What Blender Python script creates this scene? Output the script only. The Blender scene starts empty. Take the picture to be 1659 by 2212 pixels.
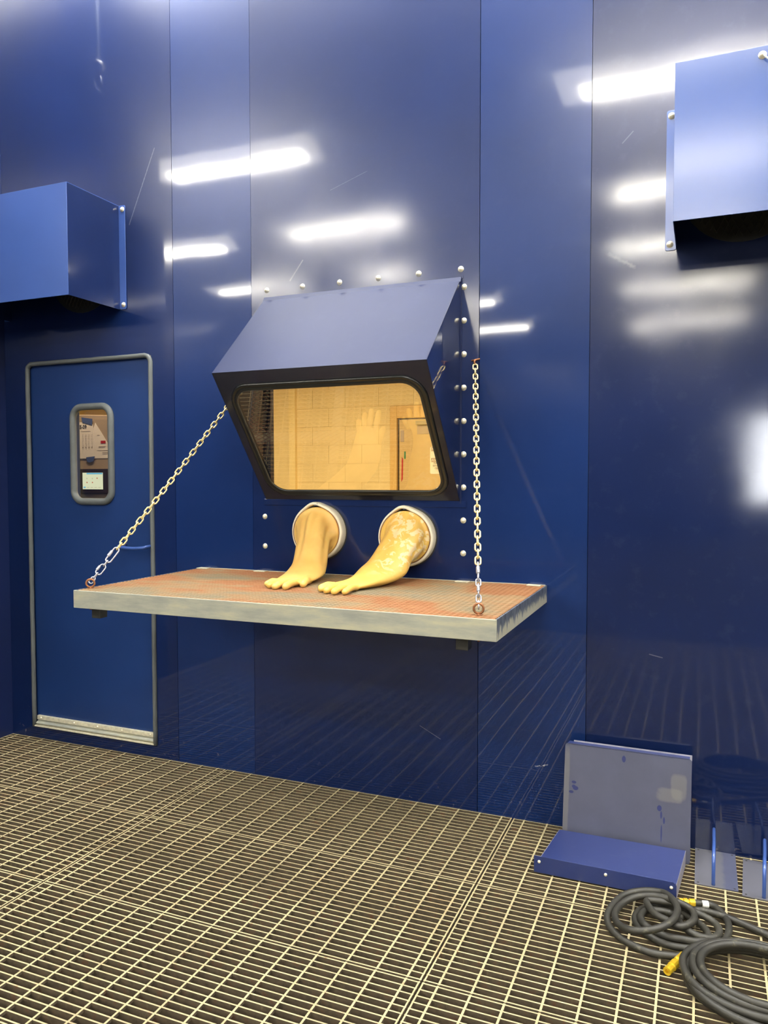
import bpy, math, random
from mathutils import Vector, Matrix, Quaternion
random.seed(7)
C = bpy.context.scene.collection
S = bpy.context.scene
PI = math.pi

# ---------------------------------------------------------------- camera
cd = bpy.data.cameras.new('camera'); cam = bpy.data.objects.new('camera', cd); C.objects.link(cam)
S.camera = cam
YAW, PITCH, ROLL, FPX = 0.3924528, 0.0428255, -0.0010573, 1660.33
fw = Vector((-math.sin(YAW)*math.cos(PITCH), math.cos(YAW)*math.cos(PITCH), -math.sin(PITCH)))
ri = Vector((math.cos(YAW), math.sin(YAW), 0)); up = ri.cross(fw)
r2 = ri*math.cos(ROLL) + up*math.sin(ROLL); u2 = up*math.cos(ROLL) - ri*math.sin(ROLL)
m = Matrix((r2, u2, -fw)).transposed().to_4x4(); m.translation = Vector((0, -3.308, 1.5))
cam.matrix_world = m
cd.sensor_fit = 'HORIZONTAL'; cd.sensor_width = 36.0; cd.lens = FPX*36.0/1659.0
cd.clip_start = 0.05; cd.clip_end = 100

# ---------------------------------------------------------------- world, exposure
w = bpy.data.worlds.new('world'); S.world = w; w.use_nodes = True
w.node_tree.nodes['Background'].inputs[0].default_value = (0.5, 0.6, 0.8, 1)
w.node_tree.nodes['Background'].inputs[1].default_value = 0.05
S.view_settings.view_transform = 'Standard'; S.view_settings.look = 'None'
S.view_settings.exposure = 0.2; S.view_settings.gamma = 1.0
S.view_settings.use_curve_mapping = False
S.cycles.max_bounces = 8; S.cycles.diffuse_bounces = 3; S.cycles.glossy_bounces = 4
S.cycles.transmission_bounces = 4; S.cycles.transparent_max_bounces = 8
S.cycles.sample_clamp_indirect = 6.0
S.cycles.caustics_reflective = True; S.cycles.caustics_refractive = False

TUBE = 66.0        # strength of the hall's tube lights
WARM = 135.0       # watts of the lamp in the room behind the wall

def area(name, loc, sx, sy, e, col, rot=(0, 0, 0)):
    l = bpy.data.lights.new(name, 'AREA'); l.shape = 'RECTANGLE'; l.size = sx; l.size_y = sy; l.energy = e; l.color = col
    o = bpy.data.objects.new(name, l); C.objects.link(o); o.location = loc; o.rotation_euler = rot
    return o
area('ceiling_and_fill_lamp_inner_room', (-3.6, 2.2, 2.9), 2.4, 0.5, WARM, (1.0, 0.83, 0.56))
area('ceiling_and_fill_lamp_inner_room', (-1.2, 2.2, 2.9), 1.2, 0.4, WARM*0.5, (1.0, 0.83, 0.56))
area('ceiling_and_fill_lamp_inner_room', (-3.3, .16, 2.75), .9, 0.12, 26, (1.0, 0.80, 0.54), (math.radians(8), 0, 0))  # unseen fill lamp added to brighten the cabinet front

# ---------------------------------------------------------------- material helpers
def srgb(r, g, b):
    f = lambda c: (c/255/12.92) if c/255 <= .04045 else ((c/255+.055)/1.055)**2.4
    return (f(r), f(g), f(b), 1)

class NT:
    def __init__(s, name):
        s.m = bpy.data.materials.new(name); s.m.use_nodes = True
        s.t = s.m.node_tree; s.n = s.t.nodes; s.b = s.n['Principled BSDF']; s.out = s.n['Material Output']
        s.co = s.n.new('ShaderNodeTexCoord').outputs['Object']
        s.geo = s.n.new('ShaderNodeNewGeometry').outputs['Position']
    def L(s, a, b): s.t.links.new(a, b)
    def set(s, **k):
        for n, v in k.items():
            i = s.b.inputs[n.replace('_', ' ')]
            if hasattr(v, 'is_output'): s.L(v, i)
            else: i.default_value = v
    def noise(s, scale, detail=3, rough=.5, vec=None, dist=0, sc=None):
        n = s.n.new('ShaderNodeTexNoise'); n.inputs['Scale'].default_value = scale
        n.inputs['Detail'].default_value = detail; n.inputs['Roughness'].default_value = rough
        n.inputs['Distortion'].default_value = dist
        v = vec or s.geo
        if sc:
            mp = s.n.new('ShaderNodeMapping'); mp.inputs['Scale'].default_value = sc; s.L(v, mp.inputs[0]); v = mp.outputs[0]
        s.L(v, n.inputs['Vector']); return n.outputs['Fac']
    def ramp(s, fac, stops):
        r = s.n.new('ShaderNodeValToRGB'); e = r.color_ramp.elements
        while len(e) < len(stops): e.new(.5)
        for i, (p, c) in enumerate(stops):
            e[i].position = p; e[i].color = c if not isinstance(c, (int, float)) else (c, c, c, 1)
        s.L(fac, r.inputs[0]); return r.outputs[0]
    def val(s, v):
        return v
    def math(s, op, a, b=None, c=None, clamp=False):
        n = s.n.new('ShaderNodeMath'); n.operation = op; n.use_clamp = clamp
        for i, v in enumerate((a, b, c)):
            if v is None: continue
            if hasattr(v, 'is_output'): s.L(v, n.inputs[i])
            else: n.inputs[i].default_value = v
        return n.outputs[0]
    def mix(s, fac, a, b):
        n = s.n.new('ShaderNodeMix'); n.data_type = 'RGBA'
        for i, v in ((0, fac), (6, a), (7, b)):
            if hasattr(v, 'is_output'): s.L(v, n.inputs[i])
            else: n.inputs[i].default_value = v
        return n.outputs[2]
    def xyz(s, v=None):
        n = s.n.new('ShaderNodeSeparateXYZ'); s.L(v or s.geo, n.inputs[0]); return n.outputs
    def maprange(s, v, a, b, c, d):
        n = s.n.new('ShaderNodeMapRange'); s.L(v, n.inputs[0])
        for i, q in enumerate((a, b, c, d)): n.inputs[i+1].default_value = q
        return n.outputs[0]
    def bump(s, h, strength, dist=.01, nxt=None):
        n = s.n.new('ShaderNodeBump'); n.inputs['Strength'].default_value = strength; n.inputs['Distance'].default_value = dist
        s.L(h, n.inputs['Height'])
        if nxt: s.L(nxt, n.inputs['Normal'])
        return n.outputs[0]
    def segment(s, a, b, wd, jag=0.0):
        """mask of a worn line from a to b (x, z on the wall)"""
        X, Y, Z = s.xyz()
        ax, az = a; bx, bz = b; L2 = (bx-ax)**2+(bz-az)**2
        px = s.math('SUBTRACT', X, ax); pz = s.math('SUBTRACT', Z, az)
        h = s.math('DIVIDE', s.math('ADD', s.math('MULTIPLY', px, bx-ax), s.math('MULTIPLY', pz, bz-az)), L2, clamp=True)
        dx = s.math('SUBTRACT', px, s.math('MULTIPLY', h, bx-ax)); dz = s.math('SUBTRACT', pz, s.math('MULTIPLY', h, bz-az))
        d = s.math('SQRT', s.math('ADD', s.math('MULTIPLY', dx, dx), s.math('MULTIPLY', dz, dz)))
        if jag: d = s.math('ADD', d, s.math('MULTIPLY', s.noise(90, 2), jag))
        return s.maprange(d, wd*.5, wd, 1, 0)

def simple(name, col, rough=.5, metal=0., spec=.5, var=0., vscale=8, coat=0., bump=0.):
    k = NT(name)
    if var:
        f = k.noise(vscale, 4, .6)
        c2 = tuple(max(0, x*(1-var)) for x in col[:3])+(1,); c1 = tuple(min(1, x*(1+var)) for x in col[:3])+(1,)
        k.set(Base_Color=k.ramp(f, [(.3, c2), (.7, c1)]))
    else: k.set(Base_Color=col)
    k.set(Roughness=rough, Metallic=metal, Specular_IOR_Level=spec, Coat_Weight=coat)
    if bump: k.set(Normal=k.bump(k.noise(60, 3), bump, .002))
    return k.m

# palette of the blue paint
NAVY = (0.0038, 0.0145, 0.076, 1)
NAVY2 = (0.0048, 0.0210, 0.104, 1)
def paint(name, base, rough=.50, metal=.16, coat_rough=.05, top_gloss=None, wave=.25, dust=0., segs=(), grime=0., coat=1.0):
    k = NT(name)
    n1 = k.noise(1.3, 3, .5); n2 = k.noise(14, 5, .65)
    col = k.mix(k.ramp(n1, [(.3, 0), (.7, 1)]), tuple(x*.85 for x in base[:3])+(1,), tuple(x*1.12 for x in base[:3])+(1,))
    fac = k.math('MULTIPLY', k.ramp(n2, [(.55, 0), (.8, 1)]), .03+dust*.5)
    col = k.mix(fac, col, (.12, .14, .22, 1))
    if grime:
        Z = k.xyz()[2]
        g = k.math('MULTIPLY', k.maprange(Z, .02, .2, 1, 0), k.ramp(k.noise(22, 5, .7), [(.62, 0), (.72, 1)]))
        col = k.mix(k.math('MULTIPLY', g, grime), col, (.30, .26, .25, 1))
    for a, b, wd, amt, jag in segs:
        col = k.mix(k.math('MULTIPLY', k.segment(a, b, wd, jag), amt), col, (.62, .62, .66, 1))
    cr = coat_rough
    if top_gloss is not None:
        Z = k.xyz()[2]; cr = k.maprange(Z, 2.6, 3.1, coat_rough, top_gloss)
        cr = k.math('MULTIPLY', cr, k.maprange(k.noise(5, 4, .6), .3, .7, .85, 1.2))
        cr = k.math('MULTIPLY', cr, k.maprange(Z, .6, 1.6, .45, 1.0))
    k.set(Base_Color=col, Roughness=rough, Metallic=metal, Coat_Weight=coat, Coat_Roughness=cr, Coat_IOR=1.5, Specular_IOR_Level=.15)
    if top_gloss is not None:      # sheen raised with height, putting the bright top haze into the finish
        k.set(Specular_IOR_Level=k.maprange(k.xyz()[2], 1.8, 3.6, .10, .85), Roughness=k.maprange(k.xyz()[2], 1.6, 3.2, .45, .285))
    if wave:
        b1 = k.bump(k.noise(1.6, 2, .4, sc=(1, 1, .8)), wave, .02)
        k.set(Normal=b1); k.L(b1, k.b.inputs['Coat Normal'])
    return k.m

M = {}
M['wall1'] = paint('blue_wall_paint_left', NAVY, coat_rough=.07, top_gloss=.05, wave=.10, grime=.8,
                   segs=(((-2.83, 2.85), (-2.66, 3.22), .006, .13, .004),))
M['wall2'] = paint('blue_wall_paint_narrow', NAVY2, coat_rough=.045, top_gloss=.05, wave=.08, grime=.5)
M['wall3'] = paint('blue_wall_paint_window', NAVY, coat_rough=.12, top_gloss=.06, wave=.10, grime=.4,
                   segs=(((-1.86, 2.46), (-1.79, 2.55), .005, .12, .003), ((-1.64, 2.86), (-1.45, 2.92), .003, .07, .002),
                         ((-1.19, .36), (-1.09, .31), .003, .18, .002)))
M['wall4'] = paint('blue_wall_paint_plain', NAVY2, coat_rough=.04, top_gloss=.05, wave=.08, grime=.5,
                   segs=(((-.655, .245), (-.60, .26), .012, .9, .020),))
M['wall5'] = paint('blue_wall_paint_right', (.0038, .0120, .062, 1), coat_rough=.095, top_gloss=.07, wave=.15, dust=.1, grime=.4,
                   segs=(((-.37, 2.42), (-.27, 2.36), .020, .10, .020), ((-.32, 2.86), (-.28, 2.90), .003, .07, .0),
                         ((-.19, .78), (-.14, .77), .003, .15, .001)))
M['wall_dark'] = paint('blue_hall_wall_paint', (.010, .020, .085, 1), coat_rough=.2, wave=0)
M['box'] = paint('satin_blue_duct_paint', (.040, .090, .31, 1), rough=.42, metal=.1, coat_rough=.17, wave=.05, coat=1.0)
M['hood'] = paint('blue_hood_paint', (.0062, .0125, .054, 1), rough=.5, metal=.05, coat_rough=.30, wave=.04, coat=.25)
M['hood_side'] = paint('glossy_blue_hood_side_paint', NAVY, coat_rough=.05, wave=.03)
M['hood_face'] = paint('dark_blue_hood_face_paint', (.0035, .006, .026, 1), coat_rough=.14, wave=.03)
M['door'] = paint('blue_door_paint', (.0075, .031, .130, 1), rough=.55, metal=.1, coat_rough=.30, wave=.02, coat=.5)
M['rubber_grey'] = simple('grey_rubber_seal', srgb(88, 92, 92), .55, var=.15)
M['rubber_black'] = simple('black_rubber_gasket', srgb(22, 24, 24), .35, var=.2, coat=.2)
M['bolt'] = simple('zinc_bolt', srgb(240, 232, 205), .3, .35, var=.15, vscale=60)
M['alu'] = None
M['subfloor'] = simple('dark_pit_floor', srgb(40, 34, 26), .9, var=.4)
M['ceiling'] = simple('pale_grey_ceiling', srgb(196, 206, 218), .7, var=.05)
M['white'] = simple('white_enamel_reflector', srgb(235, 235, 230), .45)
M['cream'] = simple('cream_block_paint', srgb(228, 205, 150), .7, var=.05, vscale=3)
M['cream2'] = simple('cream_trim_paint', srgb(236, 212, 150), .6)
M['mortar'] = simple('painted_mortar', srgb(220, 196, 140), .8)
M['tan_door'] = simple('tan_door_paint', srgb(205, 176, 118), .5, var=.04)
M['tan_frame'] = simple('tan_door_frame_paint', srgb(214, 176, 104), .5)
M['cabinet'] = simple('tan_grey_cabinet_paint', srgb(172, 152, 130), .5, var=.03)
M['paper'] = simple('white_paper', srgb(235, 225, 215), .8)
M['tape'] = simple('blue_masking_tape', srgb(70, 90, 140), .8, var=.1, vscale=40)
M['ink'] = simple('black_ink', srgb(30, 25, 22), .7)
M['red'] = simple('red_print', srgb(180, 30, 30), .6)
M['grey_ink'] = simple('faint_grey_print', srgb(165, 150, 140), .8)
M['plastic_black'] = simple('dark_plastic', srgb(55, 45, 45), .4)
M['green'] = simple('green_tag', srgb(50, 130, 80), .6)
M['black_steel'] = simple('black_steel', srgb(42, 42, 38), .5, var=.2, vscale=30)
M['yellow'] = simple('yellow_plated_brass', (0.78, 0.52, 0.03, 1), .3, .4, var=.15, vscale=80)
M['hose'] = None
M['tag_white'] = simple('white_label_tape', srgb(235, 235, 230), .6)
M['sign_white'] = simple('sign_white', srgb(240, 235, 215), .5)
M['chrome'] = simple('chrome', (.85, .85, .85, 1), .12, 1.)

def emit(name, col, st):
    k = NT(name); k.set(Base_Color=col, Emission_Color=col, Emission_Strength=st); return k.m
M['tube'] = emit('lamp_tube_light', (1.0, .955, .83, 1), TUBE)
M['lens'] = emit('reflector_glow', (1.0, .96, .85, 1), TUBE*.085)  # glow added in place of the reflector's lit skirt
M['glow_raised'] = emit('reflector_glow_raised', (.96, .98, 1.0, 1), TUBE*.30)  # stronger glow for the row by the wall, added for the top haze
M['daylit'] = emit('daylit_window_glass', (.95, .97, 1.0, 1), 30)

k = NT('lit_touch_screen_face')
k.set(Base_Color=(0, 0, 0, 1), Emission_Color=(.86, .93, .68, 1), Emission_Strength=.9, Roughness=.3); M['screen'] = k.m
k = NT('lit_screen_blue'); k.set(Base_Color=(0, 0, 0, 1), Emission_Color=(.16, .55, .85, 1), Emission_Strength=.9); M['screen_blue'] = k.m
k = NT('lit_screen_red'); k.set(Base_Color=(0, 0, 0, 1), Emission_Color=(.7, .2, .12, 1), Emission_Strength=.8); M['screen_red'] = k.m
k = NT('lit_screen_grey'); k.set(Base_Color=(0, 0, 0, 1), Emission_Color=(.62, .62, .45, 1), Emission_Strength=.9); M['screen_grey'] = k.m

# thin window glass: clear, with a Fresnel mirror on top
def thin_glass(name, tint):
    k = NT(name); k.n.remove(k.b)
    tr = k.n.new('ShaderNodeBsdfTransparent'); tr.inputs[0].default_value = tint
    gl = k.n.new('ShaderNodeBsdfGlossy'); gl.inputs['Roughness'].default_value = .0
    fr = k.n.new('ShaderNodeFresnel'); fr.inputs[0].default_value = 2.05
    bk = k.n.new('ShaderNodeNewGeometry')
    ff = k.math('MULTIPLY', fr.outputs[0], k.math('SUBTRACT', 1.0, bk.outputs['Backfacing']))
    mx = k.n.new('ShaderNodeMixShader'); k.L(ff, mx.inputs[0]); k.L(tr.outputs[0], mx.inputs[1]); k.L(gl.outputs[0], mx.inputs[2])
    k.L(mx.outputs[0], k.out.inputs[0]); return k.m
M['glass'] = thin_glass('window_glass', (.95, .93, .86, 1))
M['glass_door'] = thin_glass('door_window_glass', (.92, .90, .85, 1))

# galvanised / aluminium shelf rails with scraped patches
k = NT('scuffed_aluminium')
f = k.noise(5, 6, .62, sc=(1, 1, 5)); g = k.noise(40, 3, .6)
col = k.ramp(f, [(.30, srgb(160, 162, 154)), (.5, srgb(182, 183, 168)), (.70, srgb(206, 202, 172))])
k.set(Base_Color=col, Metallic=.35, Roughness=k.maprange(g, .3, .7, .38, .6), Normal=k.bump(f, .15, .002)); M['alu'] = k.m
k = NT('streaky_oxidised_aluminium')
f = k.noise(14, 5, .7, sc=(1, 3, .8)); Z = k.xyz()[2]
low = k.math('ADD', k.maprange(Z, .975, 1.03, .0, 1.0), k.maprange(f, .3, .7, -.5, .5))
col = k.mix(k.ramp(low, [(.35, 0), (.6, 1)]), srgb(196, 192, 168), k.ramp(f, [(.35, srgb(58, 66, 84)), (.6, srgb(120, 126, 134))]))
k.set(Base_Color=col, Metallic=.35, Roughness=.45); M['alu_side'] = k.m

# rusty expanded mesh
k = NT('rusty_expanded_steel')
f = k.noise(2.6, 4, .55, sc=(1, 1.6, 1)); f2 = k.noise(70, 2, .5)
col = k.ramp(f, [(.36, srgb(116, 108, 88)), (.46, srgb(136, 108, 76)), (.56, srgb(140, 84, 48)), (.72, srgb(150, 100, 62))])
k.set(Base_Color=k.mix(k.math('MULTIPLY', f2, .2), col, srgb(200, 170, 125)), Metallic=.15, Roughness=.62); M['rust_mesh'] = k.m
M['support'] = simple('dusty_flat_bar', srgb(170, 158, 126), .7, .1, var=.12, vscale=12)
M['rust'] = simple('rusty_eye_bolt', srgb(150, 100, 66), .6, .5, var=.3, vscale=60)
M['gold_chain'] = simple('yellow_zinc_chain', srgb(238, 214, 150), .3, .45, var=.2, vscale=30)
M['silver'] = simple('bright_zinc_link', srgb(186, 186, 194), .25, .6, var=.1, vscale=50)

# floor grating, dusty steel with rust touches
k = NT('dusty_bar_grating')
f = k.noise(3.2, 4, .6); f2 = k.noise(38, 4, .7)
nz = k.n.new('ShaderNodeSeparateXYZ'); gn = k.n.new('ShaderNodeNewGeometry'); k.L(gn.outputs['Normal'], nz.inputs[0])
topm = k.maprange(nz.outputs[2], .3, .8, 0, 1)  # tops painted lighter than the dirty sides, overhead light put into the colour
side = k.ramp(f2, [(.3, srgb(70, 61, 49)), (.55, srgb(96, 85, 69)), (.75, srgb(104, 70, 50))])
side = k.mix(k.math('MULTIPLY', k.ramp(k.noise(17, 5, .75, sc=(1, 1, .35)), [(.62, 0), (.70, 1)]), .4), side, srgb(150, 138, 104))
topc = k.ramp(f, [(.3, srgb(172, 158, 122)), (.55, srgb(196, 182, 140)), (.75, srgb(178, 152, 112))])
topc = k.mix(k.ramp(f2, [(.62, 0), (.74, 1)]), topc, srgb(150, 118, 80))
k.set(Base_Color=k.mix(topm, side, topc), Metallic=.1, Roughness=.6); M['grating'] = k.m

# latex gloves
k = NT('yellow_latex_rubber')
f = k.noise(9, 3, .5); f2 = k.noise(26, 5, .65, dist=.6)
col = k.ramp(f, [(.3, srgb(226, 176, 92)), (.6, srgb(236, 192, 108)), (.75, srgb(222, 168, 76))])
pale = k.ramp(f2, [(.60, 0), (.63, 1)])
k.set(Base_Color=col, Roughness=.45, Subsurface_Weight=.15, Subsurface_Scale=.02, Normal=k.bump(k.noise(7, 3, .5), .35, .01)); M['latex'] = k.m
k.b.inputs['Subsurface Radius'].default_value = (1, .5, .2)
k = NT('stained_latex_rubber')
f = k.noise(9, 3, .5); f2 = k.noise(20, 5, .6, dist=1.2)
X, Y, Z = k.xyz()
near = k.math('MULTIPLY', k.maprange(Z, 1.09, 1.13, 0, 1), k.maprange(X, -1.32, -1.27, 0, 1))
col = k.ramp(f, [(.3, srgb(228, 178, 84)), (.6, srgb(238, 194, 100)), (.75, srgb(224, 168, 66))])
col = k.mix(k.math('MULTIPLY', near, k.ramp(f2, [(.53, 0), (.56, 1)])), col, srgb(242, 214, 160))
k.set(Base_Color=col, Roughness=.42, Subsurface_Weight=.15, Subsurface_Scale=.02, Normal=k.bump(k.noise(7, 3, .5), .3, .01)); M['latex2'] = k.m
k.b.inputs['Subsurface Radius'].default_value = (1, .5, .2)
M['cuff'] = simple('white_cuff_band', srgb(240, 230, 204), .5, var=.06, vscale=20)

# hose rubber with pale scuffs
k = NT('black_hose_rubber')
f = k.noise(30, 5, .7); f2 = k.noise(6, 3, .6)
col = k.mix(k.math('MULTIPLY', k.ramp(f, [(.60, 0), (.70, 1)]), .35), k.ramp(f2, [(.3, srgb(38, 37, 33)), (.7, srgb(58, 56, 49))]), srgb(140, 136, 112))
k.set(Base_Color=col, Roughness=.5); M['hose'] = k.m

# dusty navy sheet leaning on the wall, with wiped finger marks (object coordinates: x across, z up)
def dusty(name, marks, dustcol, pale=()):
    k = NT(name)
    f = k.noise(5, 5, .6); X, Y, Z = k.xyz(k.co)
    col = k.mix(k.ramp(f, [(.3, 0), (.7, 1)]), dustcol, tuple(x*1.25 for x in dustcol[:3])+(1,))
    for (cx, cz, rx, rz) in pale:
        dx = k.math('DIVIDE', k.math('SUBTRACT', X, cx), rx); dz = k.math('DIVIDE', k.math('SUBTRACT', Z, cz), rz)
        d = k.math('ADD', k.math('POWER', k.math('ABSOLUTE', dx), 4), k.math('POWER', k.math('ABSOLUTE', dz), 4))
        d = k.math('ADD', d, k.math('MULTIPLY', k.noise(14, 5, .6, dist=.8), 1.6))
        col = k.mix(k.math('MULTIPLY', k.maprange(d, 1.2, 2.0, 1, 0), .4), col, (.20, .19, .17, 1))
    for (cx, cz, rx, rz) in marks:
        dx = k.math('DIVIDE', k.math('SUBTRACT', X, cx), rx); dz = k.math('DIVIDE', k.math('SUBTRACT', Z, cz), rz)
        d = k.math('ADD', k.math('MULTIPLY', dx, dx), k.math('MULTIPLY', dz, dz))
        d = k.math('ADD', d, k.math('MULTIPLY', k.noise(60, 3), .5))
        col = k.mix(k.maprange(d, 1.0, 1.25, 1, 0), col, (.012, .02, .11, 1))
    k.set(Base_Color=col, Roughness=.5, Metallic=.0, Coat_Weight=.6, Coat_Roughness=.15)
    return k.m
M['dust_sheet'] = dusty('dusty_blue_sheet', [(-.205, .245, .010, .006), (-.198, .222, .012, .009), (-.215, .205, .010, .006), (-.205, .228, .009, .007),
                        (-.01, .365, .008, .014), (.13, .195, .009, .012), (.137, .170, .004, .016), (.148, .150, .004, .014), (.139, .10, .003, .035)],
                        (.060, .065, .105, 1), pale=((-.236, .20, .012, .19), (.165, .25, .05, .028), (.20, .285, .03, .05)))
M['dust_plate'] = dusty('dusty_blue_plate', [], (.065, .072, .125, 1), pale=((-.03, .0, .06, .5),))
M['pan'] = paint('blue_pan_paint', (.030, .045, .16, 1), rough=.45, metal=.15, coat_rough=.25, wave=.02, coat=.5, dust=.25)
M['pan_edge'] = simple('pale_pan_edge', srgb(150, 148, 160), .5, var=.2, vscale=25)  # grey, paler than the pan paint

# ---------------------------------------------------------------- mesh helpers
class MB:
    def __init__(s): s.v = []; s.f = []
    def add(s, vs, fs):
        o = len(s.v); s.v += [tuple(v) for v in vs]; s.f += [tuple(i+o for i in f) for f in fs]; return s
    def box(s, x0, x1, y0, y1, z0, z1):
        vs = [(x, y, z) for x in (x0, x1) for y in (y0, y1) for z in (z0, z1)]
        return s.add(vs, [(0, 1, 3, 2), (4, 6, 7, 5), (0, 4, 5, 1), (2, 3, 7, 6), (0, 2, 6, 4), (1, 5, 7, 3)])
    def slab(s, pts, off):
        """polygon pts extruded by vector off"""
        n = len(pts); a = [Vector(p) for p in pts]; b = [p+Vector(off) for p in a]
        s.add(a+b, [tuple(range(n))[::-1], tuple(range(n, 2*n))]+[(i, (i+1) % n, n+(i+1) % n, n+i) for i in range(n)]); return s
    def rings(s, rings, closed=False, cap=True):
        n = len(rings[0]); o = len(s.v)
        for r in rings: s.v += [tuple(p) for p in r]
        k = len(rings); rng = range(k if closed else k-1)
        for i in rng:
            for j in range(n):
                a = o+i*n+j; b = o+i*n+(j+1) % n; c = o+((i+1) % k)*n+(j+1) % n; d = o+((i+1) % k)*n+j
                s.f.append((a, b, c, d))
        if cap and not closed:
            s.f.append(tuple(o+j for j in range(n))[::-1]); s.f.append(tuple(o+(k-1)*n+j for j in range(n)))
        return s
    def tube(s, pts, r, n=8, closed=False, cap=True):
        pts = [Vector(p) for p in pts]; k = len(pts); rs = r if isinstance(r, (list, tuple)) else [r]*k
        out = []; prev = None
        for i, p in enumerate(pts):
            t = (pts[(i+1) % k]-pts[i-1]) if closed else (pts[min(i+1, k-1)]-pts[max(i-1, 0)])
            t.normalize()
            if prev is None:
                a = Vector((0, 0, 1)) if abs(t.z) < .9 else Vector((1, 0, 0)); u = a.cross(t).normalized()
            else:
                u = (prev-t*prev.dot(t)).normalized()
            prev = u; v = t.cross(u)
            out.append([p+(u*math.cos(2*PI*j/n)+v*math.sin(2*PI*j/n))*rs[i] for j in range(n)])
        return s.rings(out, closed, cap)
    def lathe(s, prof, origin, axis, n=16):
        """prof = [(r, h)], around axis"""
        ax = Vector(axis).normalized(); a = Vector((0, 0, 1)) if abs(ax.z) < .9 else Vector((1, 0, 0))
        u = a.cross(ax).normalized(); v = ax.cross(u); o = Vector(origin)
        return s.rings([[o+ax*h+(u*math.cos(2*PI*j/n)+v*math.sin(2*PI*j/n))*max(r, 1e-5) for j in range(n)] for r, h in prof])
    def mesh(s, name, mat, smooth=False, angle=None):
        me = bpy.data.meshes.new(name); me.from_pydata(s.v, [], s.f); me.materials.append(mat)
        if smooth: me.shade_smooth()
        me.update(); return me
    def build(s, name, mat, parent=None, smooth=False, bevel=0, fixn=True):
        me = s.mesh(name, mat, False)
        if fixn:
            import bmesh
            bm = bmesh.new(); bm.from_mesh(me); bmesh.ops.recalc_face_normals(bm, faces=bm.faces); bm.to_mesh(me); bm.free()
        o = bpy.data.objects.new(name, me); C.objects.link(o)
        if smooth:
            me.shade_smooth()
        if parent:
            o.parent = parent
            o.location = -parent_world(parent)
        if bevel:
            b = o.modifiers.new('bevel', 'BEVEL'); b.width = bevel; b.segments = 2; b.limit_method = 'ANGLE'
        return o
def parent_world(p):
    v = Vector((0, 0, 0))
    while p: v += Vector(p.location); p = p.parent
    return v
def link(name, me, loc, parent=None, rot=None):
    o = bpy.data.objects.new(name, me); C.objects.link(o)
    if parent: o.parent = parent; loc = Vector(loc)-parent_world(parent)
    o.location = loc
    if rot is not None:
        o.rotation_mode = 'QUATERNION'; o.rotation_quaternion = rot
    return o
def tag(o, label=None, cat=None, group=None, kind=None):
    if label: o['label'] = label
    if cat: o['category'] = cat
    if group: o['group'] = group
    if kind: o['kind'] = kind
    return o
def thing(name, label, cat, loc, group=None):
    o = bpy.data.objects.new(name, None); C.objects.link(o); o.location = loc; o.empty_display_size = .05
    return tag(o, label, cat, group)
def struct(name, label=None):
    o = bpy.data.objects.new(name, None); C.objects.link(o); o['kind'] = 'structure'
    if label: o['label'] = label
    return o
def rrect(cx, cz, hw, hh, r, n=6):
    p = []
    for (sx, sz, a0) in ((1, 1, 0), (-1, 1, 90), (-1, -1, 180), (1, -1, 270)):
        for i in range(n+1):
            a = math.radians(a0+90*i/n); p.append((cx+sx*(hw-r)+r*math.cos(a), cz+sz*(hh-r)+r*math.sin(a)))
    return p
def catmull(pts, per=6, closed=False):
    P = [Vector(p) for p in pts]; n = len(P); out = []
    for i in range(n if closed else n-1):
        a, b, c, d = (P[(i+j) % n] if closed else P[min(max(i+j, 0), n-1)] for j in (-1, 0, 1, 2))
        for q in range(per):
            t = q/per
            out.append(.5*((2*b)+(-a+c)*t+(2*a-5*b+4*c-d)*t*t+(-a+3*b-3*c+d)*t**3))
    if not closed: out.append(P[-1])
    return out

# ================================================================ SETTING
HX0, HX1, HY, HZ = -9.0, 7.0, -17.0, 5.0
XL = -3.747
wall = struct('wall_back', 'glossy navy blue sheet metal wall with the slanted window hood')
T = .03
def plate_with_holes(x0, x1, z0, z1, holes, y0=0.0, y1=T):
    """slab with rectangular holes, built as strips (holes sorted, not overlapping in x)"""
    b = MB(); xs = sorted({x0, x1, *[h[0] for h in holes], *[h[1] for h in holes]})
    for a, c in zip(xs, xs[1:]):
        zs = [(z0, z1)]
        for h in holes:
            if h[0] <= a+1e-6 and h[1] >= c-1e-6:
                zs = [(z0, h[2]), (h[3], z1)]
        for p, q in zs: b.box(a, c, y0, y1, p, q)
    return b
G = .0025
DOOR = (-3.572, -2.700, .078, 2.155)
WIN = (-1.975, -1.025, 1.43, 2.34)
panels = [(XL, -2.552, 'wall1', [DOOR]), (-2.552, -2.079, 'wall2', []), (-2.079, -.915, 'wall3', [WIN]),
          (-.915, -.442, 'wall4', []), (-.442, 1.0, 'wall5', []), (1.0, 4.0, 'wall2', []), (4.0, HX1, 'wall4', [])]
for i, (a, b, mt, hl) in enumerate(panels):
    off = {2: -.0015, 4: -.001}.get(i, 0)
    plate_with_holes(a+G*.5, b-G*.5, -.01, HZ, hl, y0=off).build('wall_panel', M[mt], wall)
MB().box(XL, -2.5, T, T+.003, 2.2, HZ).box(-2.66, -1.99, T, T+.003, 0, HZ).box(-1.0, HX1, T, T+.003, -.0, HZ).build('backing_sheet', M['wall_dark'], wall)

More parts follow.
